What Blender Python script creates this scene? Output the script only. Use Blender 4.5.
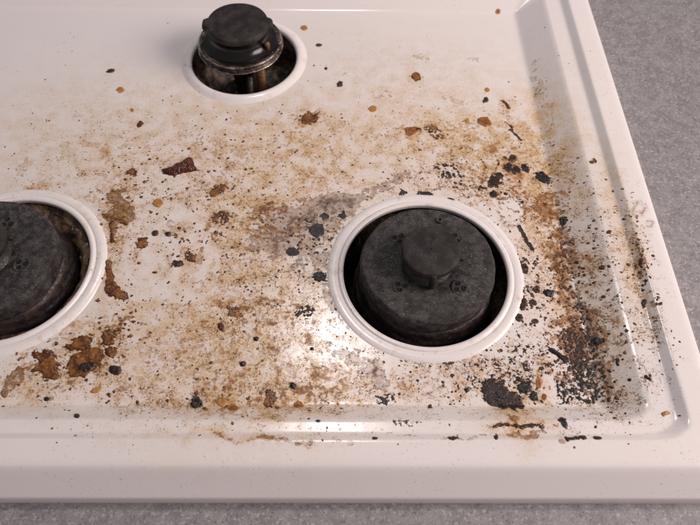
import bpy, bmesh, math, random
import numpy as np
from mathutils import Matrix, Vector

# ------------------------------------------------------------------ clear
for o in list(bpy.data.objects):
    bpy.data.objects.remove(o, do_unlink=True)
S = bpy.context.scene
C = S.collection
random.seed(7)

# ------------------------------------------------------------------ camera
F_PX, PITCH, YAW, ROLL, CAM_H = 639.416, math.radians(57.961), math.radians(-1.320), math.radians(1.4393), 0.32685

def cam_axes():
    cp, sp = math.cos(PITCH), math.sin(PITCH)
    Z = Matrix.Rotation(YAW, 3, 'Z')
    f, u, r = Z @ Vector((0, cp, -sp)), Z @ Vector((0, sp, cp)), Z @ Vector((1, 0, 0))
    c, s = math.cos(ROLL), math.sin(ROLL)
    return c * r + s * u, -s * r + c * u, f

CR, CU, CF = cam_axes()
cam = bpy.data.cameras.new('camera')
cam.sensor_width = 36.0
cam.lens = F_PX / 700 * 36.0
cam.clip_start, cam.clip_end = 0.01, 50
cam.dof.use_dof = True
cam.dof.focus_distance = 0.372
cam.dof.aperture_fstop = 11.0
camo = bpy.data.objects.new('camera', cam)
C.objects.link(camo)
M = Matrix((CR, CU, -CF)).transposed().to_4x4()
M.translation = Vector((0, 0, CAM_H))
camo.matrix_world = M
S.camera = camo
S.render.resolution_x, S.render.resolution_y = 1024, 768

# ------------------------------------------------------------------ light: dim room, hood lamp over the hob, warm kitchen lamp to the right
W = bpy.data.worlds.new('World')
S.world = W
W.use_nodes = True
bg = W.node_tree.nodes['Background']
bg.inputs[0].default_value = (0.90, 0.86, 0.96, 1)
bg.inputs[1].default_value = 0.20

def area(name, loc, target, size, power, col):
    l = bpy.data.lights.new(name, 'AREA')
    l.shape = 'RECTANGLE'
    l.size, l.size_y = size
    l.energy, l.color = power, col
    o = bpy.data.objects.new(name, l)
    C.objects.link(o)
    o.location = loc
    o.rotation_euler = (Vector(target) - Vector(loc)).to_track_quat('-Z', 'Y').to_euler()
    return o

area('hood_lamp', (-0.02, 0.50, 0.75), (-0.02, 0.2, 0), (0.13, 0.10), 1.5, (1.0, 0.94, 0.92))
area('kitchen_lamp', (1.04, 0.09, 0.70), (0.02, 0.2, 0), (0.80, 0.60), 15.8, (1.0, 0.86, 0.81))

S.view_settings.view_transform = 'Standard'
S.view_settings.look = 'None'
S.view_settings.gamma = 1
S.view_settings.use_curve_mapping = False
S.view_settings.exposure = 0.0

# ------------------------------------------------------------------ numpy noise
def _hash(ix, iy, seed):
    h = (ix.astype(np.int64) * 374761393 + iy.astype(np.int64) * 668265263 + seed * 974634777) & 0xFFFFFFFF
    h = ((h ^ (h >> 13)) * 1274126177) & 0xFFFFFFFF
    h = h ^ (h >> 16)
    return (h & 0xFFFF) / 65535.0

def vnoise(x, y, seed=0):
    ix, iy = np.floor(x), np.floor(y)
    fx, fy = x - ix, y - iy
    fx, fy = fx * fx * (3 - 2 * fx), fy * fy * (3 - 2 * fy)
    a, b = _hash(ix, iy, seed), _hash(ix + 1, iy, seed)
    c, d = _hash(ix, iy + 1, seed), _hash(ix + 1, iy + 1, seed)
    return (a * (1 - fx) + b * fx) * (1 - fy) + (c * (1 - fx) + d * fx) * fy

def fbm(x, y, scale, seed=0, octv=4, gain=0.5):
    s, a, t = 0, 1.0, 0
    for i in range(octv):
        # rotate each octave so that the lattice never shows
        ca, sa = math.cos(0.7 + i * 1.1), math.sin(0.7 + i * 1.1)
        s = s + a * vnoise((x * ca - y * sa) * scale + 17.3 * i, (x * sa + y * ca) * scale - 9.1 * i, seed + i * 31)
        t += a
        a *= gain
        scale *= 2.03
    return s / t

def sstep(a, b, x):
    t = np.clip((x - a) / (b - a), 0, 1)
    return t * t * (3 - 2 * t)

# ------------------------------------------------------------------ pan height field (metres; floor z = 0)
SYM = -0.0752                                    # the hob is symmetrical about the rear burner
XK = np.array([0.1372, 0.1582, 0.1700, 0.1752, 0.1905, 0.1937, 0.1952, 0.1958])    # right: floor edge, slope top, ledge, rim, rim edge, drop
YK = np.array([0.1150, 0.1037, 0.0966, 0.0925, 0.0800, 0.0727, 0.0672, 0.0666])    # front
BK = np.array([0.4415, 0.4560, 0.4640, 0.4680, 0.4900, 0.4950, 0.4970, 0.4976])    # back
TK = np.array([0, 1.0, 2.0, 2.6, 3.6, 4.4, 5.0, 5.4])
TF = np.linspace(-1, 5.4, 1281)
ZK = np.interp(TF, [-1, 0, 1.0, 2.0, 2.6, 3.6, 4.4, 5.0, 5.1, 5.4], [0, 0, 0.0112, 0.0120, 0.0155, 0.0157, 0.0084, 0.0030, 0.0018, -0.006])
_k = np.exp(-0.5 * (np.arange(-60, 61) / 12.0) ** 2)
_k /= _k.sum()
ZS = np.convolve(np.pad(ZK, 60, mode='edge'), _k, mode='valid')
_k2 = np.exp(-0.5 * (np.arange(-100, 101) / 34.0) ** 2)
ZR = np.convolve(np.pad(ZK, 100, mode='edge'), _k2 / _k2.sum(), mode='valid')        # the outer edge is rolled, not folded
_w = np.clip((TF - 2.95) / 0.35, 0, 1) * np.clip((4.9 - TF) / 0.3, 0, 1)
ZS = ZS * (1 - _w) + ZR * _w

def tcoord(x, y):
    u = np.interp(np.abs(x - SYM) + SYM, np.concatenate([[0.1172], XK]), np.concatenate([[-1], TK]))
    v = np.where(y < 0.27, np.interp(-y, -np.concatenate([[0.135], YK]), np.concatenate([[-1], TK])),
                 np.interp(y, np.concatenate([[0.4215], BK]), np.concatenate([[-1], TK])))
    up, vp = np.maximum(u, 0), np.maximum(v, 0)
    p = np.interp(np.maximum(u, v), [0, 2.0, 2.6, 3.6, 5.0], [2.4, 2.6, 3.4, 9.0, 14.0])
    mx = np.maximum(np.maximum(up, vp), 1e-9)
    n = mx * ((up / mx) ** p + (vp / mx) ** p) ** (1 / p)
    return np.where((u > 0) & (v > 0), n, np.maximum(u, v))

def height(x, y):
    return np.interp(tcoord(x, y), TF, ZS)

def px2w(px, py, on_pan=True):
    """where the sight line through a photo pixel meets the pan"""
    px, py = np.asarray(px, float), np.asarray(py, float)
    a, b = (px - 350) / F_PX, -(py - 262.5) / F_PX
    dx = CF.x + a * CR.x + b * CU.x
    dy = CF.y + a * CR.y + b * CU.y
    dz = CF.z + a * CR.z + b * CU.z
    z = np.zeros_like(px)
    for _ in range(8 if on_pan else 1):
        t = (z - CAM_H) / dz
        x, y = dx * t, dy * t
        if on_pan:
            z = 0.5 * z + 0.5 * height(x, y)
    return x, y

# ------------------------------------------------------------------ helpers
def tag(o, label=None, cat=None, group=None, kind=None):
    if label: o['label'] = label
    if cat: o['category'] = cat
    if group: o['group'] = group
    if kind: o['kind'] = kind
    return o

def mesh_obj(name, verts, faces, mat, parent=None, smooth=True, loc=None):
    me = bpy.data.meshes.new(name)
    me.from_pydata(verts, [], faces)
    me.update()
    if smooth:
        me.polygons.foreach_set('use_smooth', np.ones(len(me.polygons), dtype=bool))
    me.materials.append(mat)
    o = bpy.data.objects.new(name, me)
    C.objects.link(o)
    if parent: o.parent = parent
    if loc is not None: o.location = loc
    return o

def quick_mesh(name, V, Q, mat):
    """V (n,3), Q (m,4) arrays"""
    me = bpy.data.meshes.new(name)
    me.vertices.add(len(V)); me.vertices.foreach_set('co', np.asarray(V, np.float32).ravel())
    me.loops.add(len(Q) * 4); me.loops.foreach_set('vertex_index', np.asarray(Q, np.int32).ravel())
    me.polygons.add(len(Q))
    me.polygons.foreach_set('loop_start', np.arange(0, len(Q) * 4, 4, dtype=np.int32))
    me.polygons.foreach_set('use_smooth', np.ones(len(Q), dtype=bool))
    me.update(calc_edges=True)
    me.validate()
    me.materials.append(mat)
    return me

def lathe(profile, n=96, wob=None, close=False):
    """profile [(r, z)...]; returns verts, faces"""
    V, Fc = [], []
    m = len(profile)
    for i in range(n):
        a = 2 * math.pi * i / n
        for j, (r, z) in enumerate(profile):
            if wob:
                dr, dz = wob(a, j, r, z)
                r, z = r + dr, z + dz
            V.append((r * math.cos(a), r * math.sin(a), z))
    for i in range(n):
        k = (i + 1) % n
        for j in range(m - 1):
            Fc.append((i * m + j, k * m + j, k * m + j + 1, i * m + j + 1))
    if close:
        Fc.append(tuple(i * m + m - 1 for i in range(n)))
    return V, Fc

def smooth_profile(pts, it=2):
    for _ in range(it):
        q = [pts[0]]
        for a, b in zip(pts[:-1], pts[1:]):
            q.append((a[0] * .75 + b[0] * .25, a[1] * .75 + b[1] * .25))
            q.append((a[0] * .25 + b[0] * .75, a[1] * .25 + b[1] * .75))
        q.append(pts[-1])
        pts = q
    return pts

# ------------------------------------------------------------------ node helpers
class NT:
    def __init__(self, name):
        self.m = bpy.data.materials.new(name)
        self.m.use_nodes = True
        self.t = self.m.node_tree
        self.b = self.t.nodes['Principled BSDF']
    def n(self, typ, **kw):
        nd = self.t.nodes.new(typ)
        for k, v in kw.items():
            setattr(nd, k, v)
        return nd
    def link(self, a, b):
        self.t.links.new(a, b)
    def put(self, sock, v):
        if hasattr(v, 'links'): self.link(v, sock)
        else: sock.default_value = v
    def math(self, op, a, b=0.0, c=None, clamp=False):
        nd = self.n('ShaderNodeMath', operation=op, use_clamp=clamp)
        self.put(nd.inputs[0], a); self.put(nd.inputs[1], b)
        if c is not None: self.put(nd.inputs[2], c)
        return nd.outputs[0]
    def ss(self, v, a, b, lo=0.0, hi=1.0):
        nd = self.n('ShaderNodeMapRange', interpolation_type='SMOOTHSTEP')
        self.put(nd.inputs['Value'], v)
        self.put(nd.inputs['From Min'], a); self.put(nd.inputs['From Max'], b)
        self.put(nd.inputs['To Min'], lo); self.put(nd.inputs['To Max'], hi)
        return nd.outputs[0]
    def pos(self):
        return self.n('ShaderNodeNewGeometry').outputs['Position']
    def noise(self, vec, scale, detail=3, rough=0.5, dist=0.0):
        nd = self.n('ShaderNodeTexNoise')
        self.put(nd.inputs['Vector'], vec)
        nd.inputs['Scale'].default_value = scale
        nd.inputs['Detail'].default_value = detail
        nd.inputs['Roughness'].default_value = rough
        nd.inputs['Distortion'].default_value = dist
        return nd.outputs[0]
    def mix(self, f, a, b):
        nd = self.n('ShaderNodeMix', data_type='RGBA')
        self.put(nd.inputs[0], f)
        for s, v in ((nd.inputs[6], a), (nd.inputs[7], b)):
            if hasattr(v, 'links'): self.link(v, s)
            else: s.default_value = (*v, 1)
        return nd.outputs[2]
    def attr(self, name):
        a = self.n('ShaderNodeAttribute', attribute_name=name)
        s = self.n('ShaderNodeSeparateColor')
        self.link(a.outputs['Color'], s.inputs[0])
        return s.outputs
    def bump(self, h, strength=0.3, dist=0.001):
        nd = self.n('ShaderNodeBump')
        nd.inputs['Strength'].default_value = strength
        nd.inputs['Distance'].default_value = dist
        self.put(nd.inputs['Height'], h)
        self.link(nd.outputs[0], self.b.inputs['Normal'])
    def out(self, col=None, rough=None, **kw):
        if col is not None: 
            if hasattr(col, 'links'): self.link(col, self.b.inputs['Base Color'])
            else: self.b.inputs['Base Color'].default_value = (*col, 1)
        if rough is not None: self.put(self.b.inputs['Roughness'], rough)
        for k, v in kw.items():
            self.put(self.b.inputs[k.replace('_', ' ')], v)
        return self.m

# ------------------------------------------------------------------ materials
def mat_enamel():
    T = NT('soiled_enamel')
    p = T.pos()
    A = T.attr('film'); B = T.attr('burn'); D = T.attr('tide')
    base = T.mix(T.noise(p, 14, 3), (0.80, 0.745, 0.725), (0.84, 0.785, 0.765))
    n1 = T.noise(p, 90, 6, 0.62)
    n2 = T.noise(p, 260, 5, 0.6, 0.3)
    n3 = T.noise(p, 800, 3, 0.6)
    n4 = T.noise(p, 1700, 2, 0.5)
    n5 = T.noise(p, 420, 3, 0.55)
    # thin yellow grease film
    y = T.math('MULTIPLY', A[0], T.ss(T.math('ADD', n1, T.math('MULTIPLY', T.math('SUBTRACT', n3, 0.5), 0.7)), 0.36, 0.62, 0.35, 1.15))
    col = T.mix(T.math('MULTIPLY', y, 0.95, clamp=True), base, (0.65, 0.44, 0.215))
    # baked stain: translucent, deeper where thicker, ragged edge darker than its middle
    nf, ng = T.noise(p, 100, 2, 0.4, 0.9), T.noise(p, 300, 2.5, 0.5, 0.6)
    def patch(d, col, light, deep, rim, amp=1.0, a0=0.34, a1=0.88, smooth=True):
        if smooth: nn = T.math('ADD', T.math('ADD', T.math('MULTIPLY', nf, 0.46), T.math('MULTIPLY', ng, 0.36)), T.math('MULTIPLY', n5, 0.18))
        else: nn = T.math('ADD', T.math('ADD', T.math('MULTIPLY', n1, 0.45), T.math('MULTIPLY', n2, 0.30)), T.math('MULTIPLY', n5, 0.25))
        v = T.math('ADD', d, T.math('MULTIPLY', T.math('SUBTRACT', nn, 0.5), T.ss(d, 0.03, 0.22, 0.0, amp * 4.2)))
        m = T.ss(v, 0.40, 0.52)
        dep = T.ss(T.math('ADD', v, T.math('MULTIPLY', T.math('SUBTRACT', n2, 0.5), 0.7)), 0.50, 1.15)
        band = T.math('MULTIPLY', T.math('MULTIPLY', T.ss(v, 0.38, 0.45), T.math('SUBTRACT', 1.0, T.ss(v, 0.47, 0.62))), T.ss(n5, 0.42, 0.60))
        c1 = T.mix(T.math('MULTIPLY', m, T.ss(dep, 0.0, 1.0, a0, a1)), col, T.mix(dep, light, deep))
        return T.mix(T.math('MULTIPLY', band, 0.7), c1, rim), T.math('MULTIPLY', m, T.ss(dep, 0, 1, 0.3, 1))
    col, m1 = patch(A[1], col, (0.64, 0.41, 0.19), (0.36, 0.145, 0.035), (0.19, 0.065, 0.018))
    col, m3 = patch(B[2], col, (0.38, 0.27, 0.21), (0.15, 0.10, 0.082), (0.09, 0.05, 0.04), 0.65, 0.6, 0.97, False)
    col, m2 = patch(A[2], col, (0.33, 0.135, 0.034), (0.13, 0.045, 0.014), (0.055, 0.022, 0.012), 1.0, 0.6, 0.95)
    # painted tide rings
    r = T.math('MULTIPLY', D[0], T.ss(n5, 0.38, 0.62))
    col = T.mix(T.math('MULTIPLY', r, 1.0, clamp=True), col, (0.24, 0.11, 0.045))
    # fine specks: threshold falls where the pan is dirtier, gathered in clumps
    cl = T.math('MULTIPLY', B[0], T.ss(T.math('ADD', T.math('MULTIPLY', n1, 0.5), T.math('MULTIPLY', n2, 0.5)), 0.40, 0.62, 0.35, 1.25))
    th = T.math('SUBTRACT', 0.80, T.math('MULTIPLY', cl, 0.275))
    sp = T.ss(T.math('SUBTRACT', n3, th), 0.0, 0.07)
    spc = T.mix(T.ss(n5, 0.40, 0.66), (0.34, 0.135, 0.038), (0.085, 0.036, 0.02))
    col = T.mix(T.math('MULTIPLY', sp, 0.85), col, spc)
    th = T.math('SUBTRACT', 0.78, T.math('MULTIPLY', cl, 0.27))
    sp2 = T.ss(T.math('SUBTRACT', n4, th), 0.0, 0.06)
    col = T.mix(T.math('MULTIPLY', sp2, 0.8), col, (0.17, 0.072, 0.03))
    # the faint freckles that even the wiped enamel keeps
    fr = T.math('MULTIPLY', T.ss(n3, 0.635, 0.71), T.ss(T.noise(p, 38, 3), 0.38, 0.60))
    col = T.mix(T.math('MULTIPLY', fr, 0.55), col, (0.36, 0.26, 0.15))
    # soot speckle
    th = T.math('SUBTRACT', 0.84, T.math('MULTIPLY', B[1], 0.39))
    sk = T.ss(T.math('SUBTRACT', T.math('ADD', T.math('MULTIPLY', n5, 0.55), T.math('MULTIPLY', n3, 0.45)), th), 0.0, 0.03)
    col = T.mix(sk, col, (0.035, 0.026, 0.025))
    dirt = T.math('MAXIMUM', T.math('MAXIMUM', m1, m2), T.math('MAXIMUM', m3, sk))
    rough = T.math('ADD', T.ss(n1, 0.3, 0.7, 0.11, 0.20), T.math('MULTIPLY', T.math('MAXIMUM', dirt, T.math('MULTIPLY', B[0], 0.25)), 0.28))
    T.bump(T.math('ADD', T.math('ADD', T.math('MULTIPLY', dirt, 0.5), T.math('MULTIPLY', sp, 0.5)), T.math('MULTIPLY', T.noise(p, 120, 2), 0.10)), 0.35, 0.0004)
    return T.out(col, rough, Coat_Weight=0.0)

def mat_collar():
    T = NT('collar_enamel')
    p = T.pos()
    n = T.noise(p, 160, 5, 0.6)
    col = T.mix(T.ss(n, 0.52, 0.75, 0, 0.5), (0.82, 0.765, 0.74), (0.56, 0.40, 0.27))
    sp = T.ss(T.math('ADD', T.noise(p, 900, 2, 0.5), T.math('MULTIPLY', n, 0.3)), 0.84, 0.89)
    col = T.mix(T.math('MULTIPLY', sp, 0.7), col, (0.14, 0.07, 0.04))
    return T.out(col, T.ss(n, 0.3, 0.7, 0.14, 0.32))

def mat_iron():
    T = NT('burnt_burner_iron')
    p = T.pos()
    n, f, g = T.noise(p, 170, 5, 0.65), T.noise(p, 850, 5, 0.7), T.noise(p, 55, 3)
    col = T.mix(T.ss(n, 0.35, 0.7), (0.020, 0.0165, 0.016), (0.075, 0.066, 0.064))
    col = T.mix(T.math('MULTIPLY', T.ss(f, 0.50, 0.70), T.ss(T.math('ADD', T.math('MULTIPLY', g, 0.5), T.math('MULTIPLY', n, 0.5)), 0.40, 0.60, 0.15, 0.9)), col, (0.17, 0.155, 0.15))
    T.bump(T.math('ADD', T.math('MULTIPLY', f, 0.8), n), 0.5, 0.0012)
    return T.out(col, T.ss(n, 0.3, 0.7, 0.6, 0.85), Specular_IOR_Level=0.3)

def mat_cap():
    T = NT('black_burner_cap')
    p = T.pos()
    n, f = T.noise(p, 120, 4, 0.6), T.noise(p, 1200, 3, 0.6)
    col = T.mix(T.ss(n, 0.35, 0.7), (0.014, 0.0105, 0.0098), (0.038, 0.029, 0.027))
    col = T.mix(T.math('MULTIPLY', T.ss(f, 0.52, 0.70), T.ss(n, 0.40, 0.62, 0.15, 0.8)), col, (0.085, 0.072, 0.066))
    T.bump(T.math('ADD', T.math('MULTIPLY', f, 0.6), n), 0.5, 0.0008)
    return T.out(col, 0.6, Specular_IOR_Level=0.3)

def mat_rust(name, dark, rust, light, amt=0.5, metal=0.0):
    T = NT(name)
    p = T.pos()
    n, f, g = T.noise(p, 110, 5, 0.65), T.noise(p, 380, 4, 0.6), T.noise(p, 900, 3, 0.6)
    col = T.mix(T.ss(n, 0.42, 0.62), dark, rust)
    col = T.mix(T.ss(f, 0.60, 0.72, 0, amt), col, light)
    T.bump(T.math('ADD', f, T.math('MULTIPLY', g, 0.4)), 0.6, 0.001)
    return T.out(col, T.ss(f, 0.35, 0.7, 0.25, 0.7), Metallic=metal)

def mat_crust(name, c0, c1, c2, rough=(0.35, 0.65), sc=1.0, spec=0.5, edge=None, film=None):
    T = NT(name)
    p = T.pos()
    n, f, g = T.noise(p, 330 * sc, 4, 0.6), T.noise(p, 1100 * sc, 3, 0.6), T.noise(p, 2600, 2)
    col = T.mix(T.ss(n, 0.36, 0.64), c0, c1)
    col = T.mix(T.ss(f, 0.56, 0.70), col, c2)
    if edge:        # thin rim of a crust is baked lighter than its thick middle
        th = T.n('ShaderNodeAttribute', attribute_name='thick').outputs['Fac']
        col = T.mix(T.ss(T.math('ADD', th, T.math('MULTIPLY', T.math('SUBTRACT', n, 0.5), 1.6)), 0.05, 0.55, 1.0, 0.0), col, edge)
    T.bump(T.math('ADD', f, T.math('MULTIPLY', g, 0.4)), 0.35, 0.0005)
    m = T.out(col, T.ss(n, 0.3, 0.7, rough[0], rough[1]))
    if film:
        th = T.n('ShaderNodeAttribute', attribute_name='thick').outputs['Fac']
        thin = T.math('MULTIPLY', T.ss(f, 0.42, 0.60), T.ss(T.math('ADD', th, T.math('MULTIPLY', n, 0.5)), film, film + 0.5))
        T.link(T.ss(thin, 0.0, 1.0, 0.85, 0.12), T.b.inputs['Alpha'])
    T.b.inputs['Specular IOR Level'].default_value = spec
    return m

def mat_counter():
    T = NT('speckled_laminate')
    p = T.pos()
    n, f, g, h = T.noise(p, 150, 4, 0.7), T.noise(p, 480, 3, 0.6), T.noise(p, 700, 2, 0.5), T.noise(p, 1500, 1)
    col = T.mix(T.ss(n, 0.35, 0.65), (0.215, 0.203, 0.206), (0.30, 0.285, 0.288))
    col = T.mix(T.ss(f, 0.54, 0.66, 0, 0.8), col, (0.44, 0.415, 0.42))
    col = T.mix(T.ss(g, 0.57, 0.70, 0, 0.55), col, (0.075, 0.068, 0.07))
    col = T.mix(T.ss(h, 0.56, 0.70, 0, 0.6), col, (0.10, 0.085, 0.09))
    T.bump(n, 0.1, 0.0005)
    return T.out(col, 0.42)

M_EN, M_COL, M_IRON, M_CAP, M_CTR = mat_enamel(), mat_collar(), mat_iron(), mat_cap(), mat_counter()
M_BODY = mat_rust('scorched_burner_body', (0.022, 0.018, 0.018), (0.055, 0.034, 0.028), (0.10, 0.065, 0.05), 0.4)
M_WELL = mat_rust('greasy_burner_well', (0.012, 0.010, 0.009), (0.055, 0.032, 0.018), (0.34, 0.25, 0.17), 0.55)
M_BOX = mat_rust('greasy_rear_well', (0.025, 0.015, 0.010), (0.22, 0.15, 0.10), (0.60, 0.54, 0.48), 0.9)
M_GUNK = mat_rust('grease_caked_well', (0.06, 0.04, 0.025), (0.26, 0.16, 0.09), (0.70, 0.58, 0.46), 0.95)  # caked grease, its pale tones lightened to stand in for missing light
M_METAL = mat_rust('stained_burner_metal', (0.03, 0.02, 0.015), (0.14, 0.10, 0.08), (0.70, 0.64, 0.60), 0.9, 0.6)
M_STEEL = mat_rust('worn_steel_bead', (0.16, 0.12, 0.10), (0.50, 0.45, 0.42), (0.80, 0.76, 0.72), 0.9, 0.85)
M_GLOSSBLK = NT('greasy_black_head').out((0.010, 0.008, 0.007), 0.22)
M_BRASS = mat_rust('rusty_brass', (0.10, 0.045, 0.018), (0.24, 0.12, 0.05), (0.36, 0.22, 0.11), 0.5)
M_HOLE = NT('painted_port_dark').out((0.006, 0.005, 0.005), 0.9)  # flat black paints in the shade inside the gas ports
M_CHAR = mat_crust('char', (0.006, 0.0045, 0.0045), (0.014, 0.0095, 0.0085), (0.034, 0.023, 0.02), (0.25, 0.5), edge=(0.035, 0.017, 0.011))
M_CHARB = mat_crust('brown_char', (0.009, 0.005, 0.004), (0.028, 0.011, 0.006), (0.08, 0.035, 0.018), (0.22, 0.5), edge=(0.10, 0.037, 0.012))
M_BROWN = mat_crust('burnt_brown', (0.075, 0.022, 0.006), (0.27, 0.100, 0.020), (0.42, 0.20, 0.055), (0.2, 0.45), 0.55, edge=(0.075, 0.024, 0.007))
M_RED = mat_crust('glossy_red_brown', (0.035, 0.010, 0.005), (0.10, 0.026, 0.010), (0.20, 0.055, 0.02), (0.08, 0.22), 0.7)
M_AMBER = mat_crust('baked_amber', (0.30, 0.105, 0.022), (0.20, 0.065, 0.014), (0.40, 0.18, 0.06), (0.2, 0.4), 0.6, edge=(0.42, 0.20, 0.065))
M_TAN = mat_crust('tan_flake', (0.42, 0.22, 0.075), (0.25, 0.105, 0.03), (0.50, 0.30, 0.12), (0.3, 0.5), 0.7, edge=(0.26, 0.12, 0.035), film=0.22)
M_MAUVE = mat_crust('grey_brown_char', (0.045, 0.032, 0.031), (0.022, 0.015, 0.015), (0.085, 0.062, 0.06), (0.45, 0.7))
M_DROP = mat_crust('pale_orange_drop', (0.48, 0.24, 0.07), (0.36, 0.15, 0.035), (0.52, 0.30, 0.11), (0.2, 0.4), 0.6)
M_GREEN = mat_crust('green_black', (0.014, 0.013, 0.009), (0.030, 0.027, 0.015), (0.085, 0.07, 0.04))
MATS = dict(char=M_CHAR, charb=M_CHARB, brown=M_BROWN, red=M_RED, amber=M_AMBER, tan=M_TAN, mauve=M_MAUVE, drop=M_DROP, green=M_GREEN)

# ------------------------------------------------------------------ stain maps, laid out from the photograph and anchored on the pan
def _blob_dist(X, Y, px, py, rx, ry, ang):
    """normalised elliptical distance on the pan for an ellipse given in photo pixels"""
    cx, cy = px2w(px, py)
    a = math.radians(ang)
    ax, ay = px2w(px + rx * math.cos(a), py + rx * math.sin(a))
    bx, by = px2w(px - ry * math.sin(a), py + ry * math.cos(a))
    m = np.array([[ax - cx, bx - cx], [ay - cy, by - cy]], float)
    im = np.linalg.inv(m)
    dx, dy = X - cx, Y - cy
    return np.sqrt((im[0, 0] * dx + im[0, 1] * dy) ** 2 + (im[1, 0] * dx + im[1, 1] * dy) ** 2)

def paint(X, Y, blobs, hard=False):
    out = np.zeros_like(X)
    for b in blobs:
        px, py, rx, ry, ang, v = b[:6]
        d = _blob_dist(X, Y, px, py, rx, ry, ang)
        g = v * (np.exp(-d ** 2 * 0.9) if not hard else 1 - sstep(0.72, 1.12, d))
        out = 1 - (1 - out) * (1 - np.clip(g, 0, 1))
    return out

YELLOW = [(60, 150, 120, 70, 0, .14), (245, 330, 110, 90, 0, .30), (340, 170, 160, 60, 0, .25), (100, 140, 140, 60, 0, .20), (420, 80, 140, 50, 0, .22), (200, 120, 120, 50, 0, .16), (150, 290, 120, 110, 0, .12), (300, 150, 110, 40, 15, .45), (255, 215, 70, 60, 0, .60), (240, 320, 80, 80, 0, .55), (470, 150, 80, 40, 15, .60), (545, 130, 22, 40, -13, .7),
          (545, 200, 30, 60, 0, .75), (560, 290, 20, 60, -13, .55), (280, 390, 90, 25, 0, .5), (120, 160, 60, 20, 0, .25), (105, 380, 80, 25, -10, .35),
          (400, 385, 70, 18, 0, .28), (520, 412, 25, 16, 40, .8), (520, 432, 28, 10, 0, .6), (380, 120, 60, 25, 0, .25), (103, 150, 9, 6, 0, .8),
          (85, 147, 6, 4, 0, .7), (615, 210, 14, 60, -13, .45), (634, 270, 14, 60, -13, .55), (590, 270, 40, 16, -10, .45), (603, 330, 22, 80, -13, .40), (575, 200, 22, 60, -13, .30), (600, 370, 24, 40, 0, .35),
          (180, 250, 40, 60, 0, .15), (30, 190, 30, 10, 0, .25), (150, 330, 60, 40, 0, .25), (230, 400, 60, 12, 0, .45), (225, 436, 60, 5, 0, .5), (430, 330, 200, 60, 0, .12)]
TAN = [(25, 167, 9, 6, 0, .50), (38, 187, 9, 5, 0, .62), (82, 172, 8, 4, 0, .50), (62, 160, 6, 3, 0, .42), (105, 149, 9, 7, 0, .58), (86, 146, 6, 4, 0, .55), (126, 149, 6, 3, 0, .5), (97, 172, 9, 4, 0, .4), (150, 150, 8, 4, 0, .4), (140, 185, 8, 5, 0, .4),
       (420, 60, 10, 4, 0, .4), (450, 100, 12, 5, 0, .42), (350, 75, 9, 4, 0, .35), (470, 60, 8, 4, 0, .35), (380, 95, 12, 5, 0, .35), (430, 108, 8, 4, 0, .42), (180, 135, 10, 4, 0, .35), (540, 90, 5, 30, -13, .35), (250, 437, 70, 3, 0, .6), (430, 437, 60, 2, 0, .4),
       (190, 390, 60, 14, 0, .30), (215, 355, 60, 40, 0, .25), (310, 360, 40, 40, 0, .2), (490, 215, 30, 40, 0, .3), (605, 300, 20, 60, -13, .2), (262, 212, 38, 26, -10, .55), (238, 255, 30, 28, 0, .42), (225, 310, 50, 50, 0, .34), (275, 330, 50, 46, 0, .32), (290, 395, 70, 16, 0, .40), (205, 190, 28, 12, -15, .35),
       (540, 208, 20, 17, 0, .75), (520, 190, 36, 24, 20, .42), (558, 255, 18, 46, -13, .62), (566, 320, 14, 36, -13, .40), (300, 165, 60, 30, 20, .26), (480, 155, 55, 24, 10, .34),
       (105, 340, 60, 24, -20, .36), (40, 380, 40, 18, 0, .40), (120, 200, 18, 22, 0, .35), (165, 355, 30, 20, 0, .30), (330, 235, 20, 30, 0, .3), (330, 380, 60, 20, 0, .36),
       (415, 382, 50, 15, 0, .40), (470, 365, 40, 18, -20, .30), (520, 360, 30, 25, 0, .25), (215, 150, 40, 14, 20, .25), (330, 130, 40, 15, 0, .2), (309, 118, 12, 6, 0, .75),
       (175, 225, 10, 6, 0, .6), (158, 203, 6, 4, 0, .9), (143, 243, 5, 6, 0, .7), (129, 262, 6, 4, 0, .7), (400, 137, 30, 8, 0, .25), (634, 250, 8, 40, -13, .45), (640, 300, 8, 40, -13, .4),
       (518, 420, 20, 8, 50, .7), (300, 290, 40, 40, 0, .25), (200, 400, 80, 10, 0, .3), (600, 385, 12, 20, 0, .3), (560, 170, 12, 30, -13, .45), (588, 258, 22, 6, -12, .6), (38, 186, 10, 5, 0, .55),
       (497, 150, 40, 40, 0, .25), (530, 270, 18, 40, 0, .25)]
BROWN = [(570, 290, 10, 70, -13, .5), (562, 235, 12, 40, -13, .35), (588, 370, 14, 40, -13, .4), (545, 205, 16, 14, 0, .35), (250, 437, 60, 2, 0, .45), (525, 438, 45, 2.5, 0, .45), (586, 320, 4, 80, -13, .5), (645, 270, 4, 60, -13, .4), (505, 205, 12, 20, 0, .25), (262, 213, 22, 11, -10, .42), (546, 212, 12, 10, 0, .32), (556, 262, 11, 34, -13, .46), (576, 345, 22, 26, 8, .72), (230, 330, 14, 14, 0, .38), (243, 315, 10, 14, 0, .36), (235, 205, 20, 10, 0, .3),
         (298, 390, 26, 10, 0, .30), (120, 335, 40, 18, -25, .28), (60, 370, 50, 16, 0, .30), (520, 205, 18, 14, 0, .30), (278, 310, 26, 24, 0, .22), (562, 300, 10, 30, -13, .42), (250, 390, 40, 12, 0, .24),
         (280, 225, 40, 14, -5, .26), (205, 240, 12, 12, 0, .34), (116, 208, 12, 18, 0, .34), (590, 330, 10, 30, -13, .25), (518, 418, 12, 5, 40, .34), (480, 185, 25, 15, 0, .2), (575, 380, 24, 22, 0, .3)]
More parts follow.
